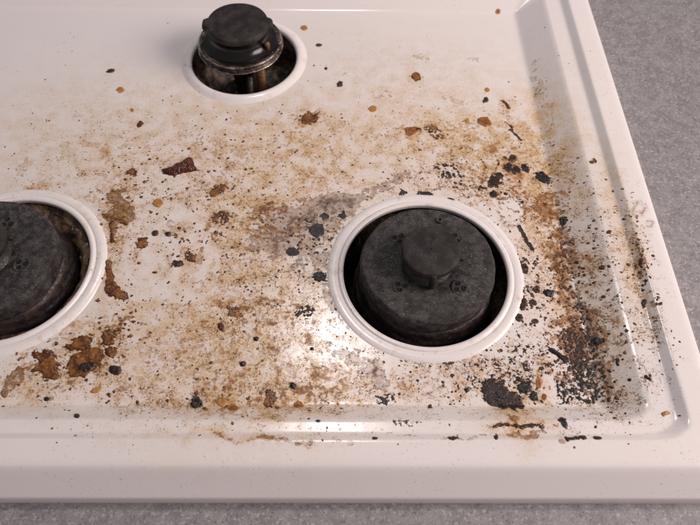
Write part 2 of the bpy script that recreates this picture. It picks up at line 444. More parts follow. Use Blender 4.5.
SPECK = [(100, 140, 150, 60, 0, .24), (350, 80, 200, 50, 0, .20), (60, 190, 80, 40, 0, .4), (600, 300, 26, 110, -13, .9), (645, 260, 14, 110, -13, .8), (420, 60, 140, 50, 0, .25), (60, 120, 120, 90, 0, .28), (250, 300, 110, 110, 0, .95), (330, 180, 120, 60, 0, .60), (480, 170, 90, 60, 0, .75), (545, 250, 40, 110, 0, .85), (470, 370, 120, 40, 0, .85), (600, 280, 40, 120, -13, .75), (130, 260, 110, 90, 0, .50),
         (150, 150, 160, 60, 0, .35), (80, 380, 120, 36, 0, .75), (600, 390, 60, 40, 0, .85), (350, 130, 200, 60, 0, .35), (330, 390, 100, 30, 0, .85), (640, 290, 25, 100, -13, .7), (180, 200, 70, 50, 0, .4), (280, 60, 300, 60, 0, .12),
         (200, 400, 120, 25, 0, .7), (540, 425, 90, 20, 0, .55), (250, 435, 150, 6, 0, .45), (425, 275, 120, 110, 0, .5), (300, 420, 300, 20, 0, .22)]
SOOT = [(572, 300, 9, 80, -13, .5), (592, 375, 14, 40, -13, .45), (588, 330, 3, 75, -13, .75), (648, 285, 3, 60, -13, .6), (530, 438, 60, 2, 0, .5), (300, 235, 34, 22, 0, .4), (290, 300, 45, 45, 0, .42), (318, 245, 30, 50, 0, .52), (440, 180, 70, 26, 10, .58), (500, 195, 40, 40, 0, .50), (525, 270, 22, 70, 0, .55), (460, 378, 100, 28, 0, .52), (555, 350, 46, 50, 0, .62), (580, 385, 24, 24, 0, .75),
        (330, 365, 50, 34, 0, .46), (560, 240, 26, 60, 0, .42), (600, 260, 22, 90, -13, .36), (645, 290, 12, 70, -13, .42), (225, 290, 60, 60, 0, .14), (513, 163, 20, 14, 0, .5), (500, 370, 50, 40, 0, .55), (620, 390, 34, 34, 0, .34), (375, 355, 30, 12, 30, .5)]
MAUVE = [(338, 255, 8, 30, 10, .42), (330, 300, 14, 24, 0, .34), (352, 360, 22, 12, 30, .40), (345, 320, 10, 20, 0, .3), (300, 218, 40, 20, -12, .60), (334, 206, 26, 9, -8, .66), (275, 240, 30, 20, 0, .46), (384, 185, 40, 8, -20, .42), (312, 255, 22, 26, 0, .36), (286, 335, 22, 20, 0, .22), (372, 378, 14, 14, 0, .55), (460, 165, 24, 14, 0, .25),
         (404, 378, 10, 8, 0, .3)]
def _gain(L, g): return [(*b[:5], min(b[5] * g, 0.95)) for b in L]
YELLOW, TAN, BROWN, MAUVE = _gain(YELLOW, 1.3), _gain(TAN, 1.18), _gain(BROWN, 1.15), _gain(MAUVE, 1.45)
RINGS = [(247, 349, 15, 13), (284, 345, 13, 11), (236, 384, 13, 9), (205, 375, 12, 9), (201, 392, 9, 7), (223, 402, 6, 5), (322, 398, 10, 6), (300, 330, 12, 9), (270, 312, 10, 8), (347, 372, 13, 9), (541, 208, 11, 9),
         (540, 207, 17, 13), (512, 210, 12, 16), (166, 352, 11, 8), (190, 345, 10, 8), (177, 226, 6, 4), (433, 180, 16, 9), (466, 190, 10, 7), (258, 300, 9, 7), (640, 208, 5, 6), (649, 225, 3, 3), (288, 370, 10, 7), (420, 385, 20, 9),
         (455, 362, 12, 8), (225, 218, 9, 7), (530, 385, 8, 14), (270, 390, 8, 6)]

def stain_maps(X, Y):
    W1 = (fbm(X, Y, 70, 3) - .5) * .016
    W2 = (fbm(X, Y, 70, 9) - .5) * .016
    Xw, Yw = X + W1, Y + W2
    m = {k: paint(Xw, Yw, v) for k, v in (('y', YELLOW), ('t', TAN), ('b', BROWN), ('s', SPECK), ('k', SOOT), ('m', MAUVE))}
    ring = np.zeros_like(X)
    Xr, Yr = X + (fbm(X, Y, 160, 21) - .5) * .006, Y + (fbm(X, Y, 160, 23) - .5) * .006
    for i, (px, py, rx, ry) in enumerate(RINGS):
        d = _blob_dist(Xr, Yr, px, py, rx, ry, 0)
        ring = np.maximum(ring, np.exp(-((d - 1) * rx / 1.7) ** 2) * (0.35 + 0.65 * fbm(X, Y, 90, 40 + i, 2)))
    m['r'] = ring
    for px, py, rx, ry, w, g in ((178, 255, 30, 44, 4, .5), (196, 268, 22, 30, 3, .5), (392, 372, 6, 16, 4, .5), (505, 225, 13, 22, 7, .6), (150, 262, 26, 24, 5, .5)):
        d = _blob_dist(Xr, Yr, px, py, rx, ry, 0)
        wipe = 1 - g * np.exp(-((d - 1) * rx / w) ** 2)
        for k in 'ytsb':
            m[k] = m[k] * wipe
    # the far, wiped part of the floor and the ring of burner heat stay as they are; cleaner enamel outside the mess
    return m

# ------------------------------------------------------------------ countertop (structure)
def counter():
    x0, x1, y0, y1 = 2 * SYM - 0.1935, 0.1935, 0.070, 0.494
    X0, X1, Y0, Y1 = -0.75, 0.75, -0.08, 0.62
    z = -0.004
    V = [(X0, Y0, z), (X1, Y0, z), (X1, Y1, z), (X0, Y1, z), (x0, y0, z), (x1, y0, z), (x1, y1, z), (x0, y1, z)]
    V += [(a, b, z - 0.03) for a, b, _ in V]
    Fc = []
    for i in range(4):
        j = (i + 1) % 4
        Fc += [(i, j, 4 + j, 4 + i), (8 + i, 12 + i, 12 + j, 8 + j), (i, 8 + i, 8 + j, j), (4 + i, 4 + j, 12 + j, 12 + i)]
    o = mesh_obj('countertop', V, Fc, M_CTR, smooth=False)
    tag(o, 'grey speckled laminate countertop around the white hob', kind='structure')
counter()

# ------------------------------------------------------------------ cooktop
HOLES = dict(right=(0.0498, 0.1979, 0.0495), left=(-0.2002, 0.1999, 0.0495), rear=(-0.0743, 0.3844, 0.0395))
cook = bpy.data.objects.new('gas_cooktop', None)
C.objects.link(cook)
tag(cook, 'dirty white enamel gas cooktop pan with rolled rim, set in a speckled counter', 'cooktop')

def build_pan():
    def axis(lo, hi, fine):
        out = [lo]
        while out[-1] < hi:
            p = out[-1]
            st = 0.0011
            for a, b in fine:
                if a <= p <= b: st = 0.00055
            out.append(p + st)
        out[-1] = hi
        return np.array(out)
    L = 2 * SYM
    xs = axis(L - 0.1958, 0.1958, [(0.135, 0.2)])
    ys = axis(0.0666, 0.4976, [(0.06, 0.118)])
    X, Y = np.meshgrid(xs, ys)
    Z = height(X, Y)
    # sheet metal is never quite flat
    Z = Z + (fbm(X, Y, 12, 77, 2) - .5) * 0.0009 * (1 - sstep(2.0, 3.0, tcoord(X, Y)))
    n, m = X.shape
    idx = np.arange(n * m).reshape(n, m)
    Q = np.stack([idx[:-1, :-1], idx[:-1, 1:], idx[1:, 1:], idx[1:, :-1]], -1).reshape(-1, 4)
    xc = ((X[:-1, :-1] + X[1:, 1:]) / 2).ravel(); yc = ((Y[:-1, :-1] + Y[1:, 1:]) / 2).ravel()
    keep = np.ones(len(Q), bool)
    for k, (cx, cy, r) in HOLES.items():
        keep &= np.hypot(xc - cx, yc - cy) > r + 0.0035
    # rounded outer corners: drop what lies outside the pressed edge
    tc = tcoord(xc, yc)
    keep &= tc < 5.39
    Q = Q[keep]
    V = np.stack([X.ravel(), Y.ravel(), Z.ravel()], -1)
    used = np.zeros(len(V), bool); used[Q.ravel()] = True
    rm = np.cumsum(used) - 1
    V, Q = V[used], rm[Q]
    me = quick_mesh('pan', V, Q, M_EN)
    o = bpy.data.objects.new('pan', me)
    C.objects.link(o)
    o.parent = cook
    return me, V

def soil_pan(me, V):
    TAN.extend(HALO_T); YELLOW.extend(HALO_Y)
    mp = stain_maps(V[:, 0], V[:, 1])
    one = np.ones(len(V))
    for name, chans in (('film', ('y', 't', 'b')), ('burn', ('s', 'k', 'm')), ('tide', ('r', 'r', 'r'))):
        at = me.attributes.new(name, 'FLOAT_COLOR', 'POINT')
        at.data.foreach_set('color', np.stack([mp[c] for c in chans] + [one], -1).astype(np.float32).ravel())
PAN = build_pan()

big = smooth_profile([(0.0490, -0.0012), (0.0490, 0.0004), (0.0492, 0.0010), (0.0502, 0.0016), (0.0516, 0.0016), (0.0523, 0.0008), (0.0530, 0.0007),
                      (0.0536, 0.0011), (0.0558, 0.0012), (0.0574, 0.0008), (0.0584, 0.0003), (0.0594, -0.0006)])
small = smooth_profile([(0.0390, -0.0012), (0.0390, 0.0002), (0.0393, 0.0012), (0.0402, 0.0022), (0.0420, 0.0024), (0.0440, 0.0018), (0.0462, 0.0005), (0.0490, -0.0010)])
for k, (cx, cy, r) in HOLES.items():
    V, Fc = lathe(small if k == 'rear' else big, 128)
    mesh_obj('burner_collar', V, Fc, M_COL, cook, loc=(cx, cy, 0))
    rr = r + 0.003
    prof = smooth_profile([(rr, -0.0005), (rr, -0.012), (rr - 0.004, -0.030), (rr - 0.012, -0.040), (rr - 0.03, -0.043), (0.0005, -0.043)])
    if k == 'left':
        prof = smooth_profile([(rr, -0.0005), (rr - 0.001, -0.003), (rr - 0.006, -0.0055), (rr - 0.012, -0.010), (rr - 0.016, -0.026), (rr - 0.02, -0.038), (0.0005, -0.040)])
    def wob(a, j, R, z, s=random.random() * 9):
        return 0.0009 * math.sin(7 * a + j + s) + 0.0006 * math.sin(19 * a - 2 * j), 0.0009 * math.sin(11 * a + 3 * j)
    V, Fc = lathe(prof, 96, wob)
    mesh_obj('burner_well', V, Fc, {'rear': M_BOX, 'left': M_GUNK, 'right': M_WELL}[k], cook, loc=(cx, cy, 0))

# ------------------------------------------------------------------ burners
def empty(name, loc, label, cat, group=None):
    o = bpy.data.objects.new(name, None)
    C.objects.link(o)
    o.location = loc
    return tag(o, label, cat, group)

def tube(p0, p1, r, n=14):
    p0, p1 = Vector(p0), Vector(p1)
    d = (p1 - p0).normalized()
    u = d.orthogonal().normalized(); w = d.cross(u)
    V, Fc = [], []
    rings = [(p0, r * .8), (p0 + d * r * .25, r), (p1 - d * r * .25, r), (p1, r * .8)]
    for c, rad in rings:
        for i in range(n):
            a = 2 * math.pi * i / n
            V.append(tuple(c + (u * math.cos(a) + w * math.sin(a)) * rad))
    for j in range(3):
        for i in range(n):
            k = (i + 1) % n
            Fc.append((j * n + i, j * n + k, (j + 1) * n + k, (j + 1) * n + i))
    Fc += [tuple(range(n - 1, -1, -1)), tuple(range(3 * n, 4 * n))]
    return V, Fc

def big_burner(loc, rotz, label):
    t = empty('gas_burner', loc, label, 'burner', 'large front burners')
    t.rotation_euler = (0, 0, rotz)
    zt = 0.0122
    rnd = random.Random(rotz)
    ph = rnd.random() * 6
    def wob(a, j, r, z):
        return 0.0003 * math.sin(5 * a + ph) + 0.0002 * math.sin(13 * a + j), 0.00025 * math.sin(4 * a + ph * 2)
    head = smooth_profile([(0.0372, -0.004), (0.0390, -0.001), (0.0394, 0.006), (0.0394, zt - 0.0016), (0.0386, zt - 0.0002), (0.0372, zt), (0.025, zt + 0.0002), (0.017, zt - 0.0004), (0.013, zt - 0.0014), (0.006, zt - 0.0014)])
    V, Fc = lathe(head, 112, wob, close=True)
    hd = mesh_obj('burner_head', V, Fc, M_IRON, t)
    body = smooth_profile([(0.024, -0.042), (0.030, -0.036), (0.0395, -0.026), (0.0428, -0.019), (0.0430, -0.0125), (0.0418, -0.010), (0.0405, -0.008), (0.0400, -0.003), (0.0370, -0.001)])
    V, Fc = lathe(body, 112, wob)
    mesh_obj('burner_body', V, Fc, M_BODY, t)
    # pairs/triples of small ports pressed through the head
    for k in range(4):
        a0 = math.pi / 4 + k * math.pi / 2
        cx, cy = 0.0235 * math.cos(a0), 0.0235 * math.sin(a0)
        V, Fc = lathe(smooth_profile([(0.0052, zt - 0.0003), (0.0049, zt + 0.0005), (0.0040, zt + 0.0006), (0.0036, zt + 0.0002), (0.0004, zt + 0.0003)]), 32)
        bs = mesh_obj('port_boss', V, Fc, M_IRON, hd, loc=(cx, cy, 0))
        for q in range(3):
            b = a0 + 0.5 + q * 2 * math.pi / 3
            V, Fc = lathe([(0.0014, zt), (0.00135, zt + 0.0007), (0.0009, zt + 0.0008), (0.0008, zt + 0.00035), (0.0001, zt + 0.00035)], 14)
            mesh_obj('gas_port', V, Fc, M_HOLE, hd, loc=(cx + 0.0024 * math.cos(b), cy + 0.0024 * math.sin(b), 0.0001))
    # centre cap on a narrower neck, with a drip tab in front and a small lug at the side
    V, Fc = lathe(smooth_profile([(0.0150, zt - 0.0016), (0.0125, zt + 0.001), (0.0112, zt + 0.004), (0.0116, zt + 0.0098)]), 64)
    mesh_obj('cap_neck', V, Fc, M_BODY, t)
    cap = smooth_profile([(0.0110, 0.0214), (0.0158, 0.0212), (0.0168, 0.0218), (0.0170, 0.0232), (0.0168, 0.0248), (0.0160, 0.0257), (0.010, 0.0263), (0.0004, 0.0265)])
    def wob2(a, j, r, z):
        g = r / 0.017
        return 0.00022 * math.sin(3 * a + 1) * g, 0.0002 * math.sin(2 * a + .5) * g
    V, Fc = lathe(cap, 80, wob2)
    cp = mesh_obj('centre_cap', V, Fc, M_CAP, t)
    V, Fc = tube((0.0006, -0.0162, 0.0245), (0.0004, -0.0168, 0.0125), 0.0019)
    mesh_obj('tab', V, Fc, M_CAP, cp)
    V, Fc = tube((0.0155, -0.003, 0.0222), (0.0188, -0.0036, 0.0215), 0.0016)
    mesh_obj('lug', V, Fc, M_CAP, cp)
    V, Fc = lathe(smooth_profile([(0.0022, 0.0115), (0.0022, 0.0136), (0.0012, 0.0142), (0.0011, 0.0128), (0.0002, 0.0126)], 1), 20)
    mesh_obj('screw', V, Fc, M_IRON, hd, loc=(0.0085, 0.0295, 0))
    return t

big_burner((HOLES['right'][0] + 0.0004, HOLES['right'][1] - 0.0006, 0), 0.0, 'large sooty black gas burner in the front right opening, fully in view')
big_burner((HOLES['left'][0] - 0.0065, HOLES['left'][1] + 0.001, 0), 0.5, 'large sooty black gas burner cut off by the left edge of the picture')

def rear_burner():
    cx, cy, _ = HOLES['rear']
    t = empty('gas_burner', (cx - 0.001, cy, 0), 'small rear gas burner standing high, flat black cap over a metal rimmed head', 'burner')
    V, Fc = lathe(smooth_profile([(0.0085, -0.042), (0.0085, -0.012), (0.014, -0.003), (0.024, 0.009), (0.0285, 0.0125)]), 80)
    mesh_obj('burner_body', V, Fc, M_BODY, t)
    # rim: two bright beads with a darker band between
    rim = smooth_profile([(0.0265, 0.0115), (0.0292, 0.0116), (0.0304, 0.0122), (0.0300, 0.0132), (0.0292, 0.0140), (0.0293, 0.0150), (0.0298, 0.0156), (0.0299, 0.0164), (0.0290, 0.0170), (0.0275, 0.0168), (0.0262, 0.0160)])
    def wob(a, j, r, z):
        return 0.0002 * math.sin(6 * a + j), 0.0002 * math.sin(5 * a)
    V, Fc = lathe(rim, 96, wob)
    mesh_obj('metal_rim', V, Fc, M_METAL, t)
    # dished black head rising to the cap
    V, Fc = lathe(smooth_profile([(0.0276, 0.0163), (0.0255, 0.0158), (0.0225, 0.0164), (0.0195, 0.0190), (0.0180, 0.0225), (0.0186, 0.0265), (0.0190, 0.0285)]), 80)
    mesh_obj('burner_head', V, Fc, M_GLOSSBLK, t)
    for rb, zb, hb in ((0.0303, 0.0121, 0.0006), (0.0297, 0.0166, 0.0005)):
        V, Fc = lathe([(rb + hb * math.cos(q * math.pi / 4), zb + hb * math.sin(q * math.pi / 4)) for q in range(9)], 96, wob)
        mesh_obj('metal_bead', V, Fc, M_STEEL, t)
    # flat cap with two small ears
    n, prof = 120, smooth_profile([(0.0150, 0.0282), (0.0208, 0.0282), (0.0219, 0.0287), (0.0222, 0.0300), (0.0218, 0.0318), (0.0208, 0.0330), (0.012, 0.0334), (0.0003, 0.0335)])
    def ear(a, j, r, z):
        e = max(sstep(0.24, 0.13, abs(math.remainder(a - math.radians(2), 2 * math.pi))), sstep(0.24, 0.13, abs(math.remainder(a - math.radians(182), 2 * math.pi))))
        return float(e) * 0.0030 * max(0.0, min(1.0, (r - 0.013) / 0.007)), 0.00015 * math.sin(3 * a)
    V, Fc = lathe(prof, n, ear)
    mesh_obj('burner_cap', V, Fc, M_CAP, t)
    V, Fc = tube((0.0205, -0.0085, 0.0155), (0.0205, -0.0085, 0.0215), 0.0022, 6)
    mesh_obj('brass_nut', V, Fc, M_BRASS, t)
    # what shows below in the well: gas pipe, bracket and mounting post
    V, Fc = tube((0.0140, -0.020, -0.041), (0.0140, -0.014, 0.002), 0.0034)
    mesh_obj('mounting_post', V, Fc, M_BRASS, t)
    V, Fc = tube((-0.030, -0.012, -0.036), (-0.006, -0.004, -0.020), 0.0040)
    mesh_obj('gas_pipe', V, Fc, M_BODY, t)
    V, Fc = tube((0.004, -0.030, -0.038), (0.006, -0.014, -0.004), 0.0026)
    mesh_obj('igniter_rod', V, Fc, M_BODY, t)
    V, Fc = tube((-0.024, -0.018, -0.040), (-0.024, -0.016, -0.016), 0.0030)
    mesh_obj('mounting_post', V, Fc, M_METAL, t)
    V, Fc = tube((0.026, -0.016, -0.040), (0.026, -0.014, -0.018), 0.0034)
    mesh_obj('mounting_post', V, Fc, M_METAL, t)
rear_burner()

# ------------------------------------------------------------------ baked-on crusts and crumbs: real relief standing on the pan
SINK = -0.0005

def relief(name, X, Y, Fld, hgt, mat, attr=None):
    """keep the cells where Fld > 0 (plus one ring that dives under the enamel)"""
    keep = (Fld[:-1, :-1] > 0) | (Fld[1:, :-1] > 0) | (Fld[:-1, 1:] > 0) | (Fld[1:, 1:] > 0)
    n, m = X.shape
    idx = np.arange(n * m).reshape(n, m)
    Q = np.stack([idx[:-1, :-1], idx[:-1, 1:], idx[1:, 1:], idx[1:, :-1]], -1)[keep]
    if len(Q) == 0: return None
    Z = height(X, Y) + np.where(Fld > 0, hgt, np.maximum(Fld, SINK))
    V = np.stack([X.ravel(), Y.ravel(), Z.ravel()], -1)
    used = np.zeros(len(V), bool); used[Q.ravel()] = True
    rm = np.cumsum(used) - 1
    V, Q = V[used], rm[Q]
    c = V.mean(0); c[2] = V[:, 2].min()
    me = quick_mesh(name, V - c, Q, mat)
    at = me.attributes.new('thick', 'FLOAT', 'POINT')
    at.data.foreach_set('value', np.clip(Fld.ravel()[used] / 0.0018, 0, 1).astype(np.float32))
    o = bpy.data.objects.new(name, me)
    C.objects.link(o)
    o.location = c
    return o

def seg_dist(X, Y, pts):
    d = np.full(X.shape, 1e9)
    for (x0, y0), (x1, y1) in zip(pts[:-1], pts[1:]):
        vx, vy = x1 - x0, y1 - y0
        t = np.clip(((X - x0) * vx + (Y - y0) * vy) / (vx * vx + vy * vy + 1e-18), 0, 1)
        d = np.minimum(d, np.hypot(X - x0 - t * vx, Y - y0 - t * vy))
    return d

def inside(X, Y, pts):
    r = np.zeros(X.shape, bool)
    for (x0, y0), (x1, y1) in zip(pts, pts[1:] + pts[:1]):
        c = ((y0 > Y) != (y1 > Y))
        r ^= c & (X < (x1 - x0) * (Y - y0) / (y1 - y0 + 1e-18) + x0)
    return r

_seed = [100]
HALO_T, HALO_Y = [], []
def crust(name, shape, mat, label, cat, t=0.0008, rough=0.0008, fs=500, lacy=0.0, ls=900, group=None, step=None):
    """shape: ('e', px, py, rx, ry, ang) | ('p', [(px, py)...]) | ('s', [(px, py)...], r_px) | ('m', [shapes])"""
    _seed[0] += 7
    sd = _seed[0]
    def bbox(s):
        if s[0] == 'e': return [(s[1] - max(s[3:5]), s[2] - max(s[3:5])), (s[1] + max(s[3:5]), s[2] + max(s[3:5]))]
        if s[0] == 'p': return s[1]
        if s[0] == 's': return [(x + a * s[2], y + a * s[2]) for x, y in s[1] for a in (-1, 1)]
        return [p for q in s[1] for p in bbox(q)]
    bb = bbox(shape)
    hx, hy = [p[0] for p in bb], [p[1] for p in bb]
    if mat in ('brown', 'tan', 'amber', 'charb') and max(hx) - min(hx) > 9:
        hb = ((max(hx) + min(hx)) / 2, (max(hy) + min(hy)) / 2, (max(hx) - min(hx)) * .75, (max(hy) - min(hy)) * .75, 0)
        HALO_T.append((*hb, .34)); HALO_Y.append((*hb, .45))
    px = [p[0] for p in bb]; py = [p[1] for p in bb]
    cs = [px2w(a, b) for a in (min(px) - 2, max(px) + 2) for b in (min(py) - 2, max(py) + 2)]
    x0, x1 = min(c[0] for c in cs) - .001, max(c[0] for c in cs) + .001
    y0, y1 = min(c[1] for c in cs) - .001, max(c[1] for c in cs) + .001
    st = step or max(0.00022, min(0.0004, math.sqrt((x1 - x0) * (y1 - y0)) / 70))
    X, Y = np.meshgrid(np.arange(x0, x1, st), np.arange(y0, y1, st))
    def field(s):
        if s[0] == 'e':
            _, a, b, rx, ry, an = s
            d = _blob_dist(X, Y, a, b, rx, ry, an)
            return (1 - d) * min(rx, ry) * 0.00058
        if s[0] == 'p':
            w = [tuple(float(v) for v in px2w(*p)) for p in s[1]]
            d = seg_dist(X, Y, w + w[:1])
            return np.where(inside(X, Y, w), d, -d)
        if s[0] == 's':
            w = [tuple(float(v) for v in px2w(*p)) for p in s[1]]
            return s[2] * 0.00058 - seg_dist(X, Y, w)
        return np.max([field(q) for q in s[1]], 0)
    Fl = field(shape) + (fbm(X, Y, fs, sd, 4, 0.62) - .5) * 3.4 * rough
    if lacy > 0:
        Fl = np.minimum(Fl, (fbm(X, Y, ls, sd + 3, 3, 0.55) - lacy) * 0.004)
    t *= {'brown': 0.40, 'drop': 0.6, 'charb': 0.5, 'tan': 0.4, 'mauve': 0.35, 'char': 0.55, 'amber': 0.6}.get(mat, 1.0) if cat in ('crust', 'drop') else 0.8
    h = t * (1 - np.exp(-np.maximum(Fl, 0) / (t * 0.7))) * (0.45 + 1.1 * fbm(X, Y, 700, sd + 5, 3)) + 0.00008
    o = relief(name, X, Y, Fl, h, MATS[mat])
    if o: tag(o, label, cat, group)
    return o

def Z(ox, oy, sc, pts):
    return [(ox + a / sc, oy + b / sc) for a, b in pts]

BC, CB, DR = 'burnt_crust', 'burnt_crumb', 'grease_drop'
# --- left half
crust('burnt_flake', ('p', Z(100, 130, 3.75, [(232, 148), (240, 164), (280, 172), (303, 162), (332, 158), (369, 151), (356, 137), (345, 106), (333, 100), (302, 121), (282, 124), (270, 138)])), 'red', 'glossy dark red brown curled flake alone on clean enamel below the rear burner', 'flake', t=0.0032, rough=0.0004)
crust(BC, ('m', [('p', Z(100, 130, 3.75, [(25, 238), (60, 225), (103, 214), (95, 226), (70, 240), (100, 262), (125, 290), (126, 335), (100, 352), (82, 340), (66, 352), (52, 400), (44, 432), (38, 380), (35, 345), (8, 325), (28, 305), (48, 292), (70, 268), (28, 262)]))]), 'tan', 'tan swirl shaped crust with a spike pointing down, right of the left burner', 'crust', t=0.0005, rough=0.0009, fs=420)
crust(BC, ('m', [('s', Z(100, 130, 3.75, [(15, 318), (50, 330), (78, 340), (100, 350)]), 2.0), ('s', Z(100, 130, 3.75, [(45, 345), (46, 415)]), 2.0)]), 'brown', 'dark brown char streaks across the tan swirl shaped crust', 'crust', t=0.0007, rough=0.0009)
crust(BC, ('m', [('s', [(108, 262), (109, 272), (112, 284)], 2.6), ('e', 113, 290, 8, 6, 30), ('e', 122, 296, 7, 4, 20), ('e', 110, 282, 4, 7, 0)]), 'brown', 'dark brown knobbly crust chain running down right of the left burner collar', 'crust', t=0.0009, rough=0.001)
crust(BC, ('p', [(70, 358), (80, 350), (100, 347), (104, 357), (96, 366), (84, 378), (72, 377), (67, 368)]), 'brown', 'large brown and orange crust patch below the left burner, nearest the seed crumb', 'crust', t=0.0009, rough=0.0013, fs=380)
crust(BC, ('p', [(76, 366), (90, 361), (101, 362), (92, 370), (82, 374)]), 'charb', 'black brown burnt core in the middle of the large brown crust patch', 'crust', t=0.0017, rough=0.0009)
crust(BC, ('p', [(33, 352), (48, 351), (54, 356), (58, 366), (57, 378), (48, 380), (40, 372), (32, 372), (38, 362)]), 'brown', 'branching brown crust patch below the left burner', 'crust', t=0.0008, rough=0.0016, fs=450)
crust(BC, ('p', [(2, 392), (8, 376), (18, 366), (24, 372), (22, 382), (12, 390), (4, 399)]), 'tan', 'orange tan crust flake at the left edge of the picture', 'crust', t=0.0008, rough=0.001)
crust(BC, ('e', 80, 343, 13, 6, -18), 'brown', 'small elongated brown crust touching the left burner collar from below', 'crust', t=0.0007, rough=0.0012)
crust(BC, ('e', 108, 339, 6, 8, -10), 'brown', 'rounded dark brown crust between the left burner and the branching patches', 'crust', t=0.0008, rough=0.001)
crust(BC, ('e', 112, 352, 6, 5, -40), 'brown', 'little brown crust just above the ring shaped crumb', 'crust', t=0.0007, rough=0.001)
crust(CB, ('e', 115, 370, 6, 4.5, 15), 'charb', 'ring shaped dark crumb right of the large brown crust patch', 'crumb', t=0.0011, rough=0.0006)
crust(DR, ('e', 96, 390, 6, 2.6, -25), 'drop', 'pale yellow slanted fleck near the front left edge of the floor', 'drop', t=0.0006, rough=0.0003)
crust(CB, ('e', 77, 416, 3, 2.5, 0), 'char', 'round black seed like crumb on the front slope at left', 'crumb', t=0.0015, rough=0.0002)
crust(CB, ('e', 47, 399, 3, 2.3, 0), 'char', 'black crumb at the floor edge below the branching brown patch', 'crumb', t=0.0012, rough=0.0003)
crust(CB, ('e', 197, 403, 6, 5, 0), 'green', 'green black ragged crumb at the front floor edge', 'crumb', t=0.0016, rough=0.0014, fs=800)
crust(DR, ('e', 222, 402, 6, 4.5, 0), 'drop', 'orange tan blister left of the pair at the front floor edge', 'drop', t=0.0009, rough=0.0004)
crust(DR, ('e', 233, 408, 5.5, 3.5, 10), 'amber', 'bright orange drop right of the pair at the front floor edge', 'drop', t=0.0011, rough=0.0003)
crust(BC, ('m', [('e', 271, 397, 6, 8, 0), ('e', 268, 405, 4, 3, 0)]), 'brown', 'brown lumpy crust at the front floor edge, between two orange drops', 'crust', t=0.0009, rough=0.0012)
crust(DR, ('e', 299, 405, 5.5, 3.5, 0), 'amber', 'orange drop on the front floor edge below the glare', 'drop', t=0.0010, rough=0.0004)
crust(CB, ('e', 243, 364, 3.6, 3, -10), 'charb', 'shiny dark brown round bead on the amber speckled middle', 'bead', t=0.0018, rough=0.0002)
crust(CB, ('e', 256, 339, 2.8, 2.6, 0), 'char', 'round black crumb left of the glare, above the brown bead', 'crumb', t=0.0013, rough=0.0003)
crust(CB, ('e', 221, 327, 3.2, 4.6, -25), 'red', 'small reddish brown crumb on the amber stain at left of centre', 'crumb', t=0.0013, rough=0.0005)
crust(CB, ('e', 293, 386, 3, 3.8, -20), 'char', 'black crumb near the front, below the glare', 'crumb', t=0.0013, rough=0.0006)
crust(CB, ('e', 312, 349, 2.4, 2.2, 0), 'char', 'tiny black crumb inside the white glare', 'crumb', t=0.0012, rough=0.0003)
crust(BC, ('e', 235, 312, 8, 6, 20), 'brown', 'brown crust speck cluster left of the black lace patch', 'crust', t=0.0006, rough=0.0016, fs=600)
crust(BC, ('e', 221, 218, 9, 7, -20), 'brown', 'brown scabby crust between the red flake and the amber stain', 'crust', t=0.0006, rough=0.0016, lacy=.47, ls=700)
crust(BC, ('e', 217, 191, 8, 4, -25), 'brown', 'thin brown scab just right of and below the red flake', 'crust', t=0.0006, rough=0.0014, fs=600)
crust(CB, ('e', 155, 233, 3.4, 3, 0), 'charb', 'dark round crumb, left one of two side by side right of the left burner', 'crumb', t=0.0011, rough=0.0004)
crust(CB, ('e', 168, 234, 3, 2.6, 0), 'charb', 'dark round crumb, right one of two side by side right of the left burner', 'crumb', t=0.0011, rough=0.0004)
crust(DR, ('e', 158, 203, 5, 4, 0), 'drop', 'round amber drop below the red flake', 'drop', t=0.0006, rough=0.0003)
crust(BC, ('m', [('e', 143, 243, 5, 6, 0), ('e', 141, 246, 4, 2, 0)]), 'brown', 'small dark brown scab with tan edge below the pair of round crumbs', 'crust', t=0.0007, rough=0.001)
crust(BC, ('e', 191, 257, 6, 4, 30), 'brown', 'brown wedge shaped scab in the pale middle between the front burners', 'crust', t=0.0007, rough=0.0012)
crust(BC, ('e', 177, 264, 5, 4, 0), 'charb', 'dark scab left of the wedge shaped scab', 'crust', t=0.0008, rough=0.0012)
crust(CB, ('e', 132, 172, 5, 3, -10), 'brown', 'brown crumb left of the red flake', 'crumb', t=0.0008, rough=0.0008)
# --- top left, nearly clean
crust(CB, ('e', 111, 71, 4.5, 2.4, -15), 'charb', 'single dark oval seed like crumb on the clean far left floor', 'crumb', t=0.0013, rough=0.0003)
crust(DR, ('e', 120, 90, 4.5, 4, 20), 'drop', 'orange spot below the oval seed crumb on the far left floor', 'drop', t=0.0006, rough=0.0007)
crust(DR, ('e', 140, 124, 3.6, 3, -30), 'brown', 'brown speck on the clean floor left of and below the rear burner', 'crumb', t=0.0007, rough=0.0005)
crust(DR, ('e', 132, 110, 2.6, 2.2, 30), 'drop', 'tan speck just above the brown speck left of the rear burner', 'drop', t=0.0006, rough=0.0004)
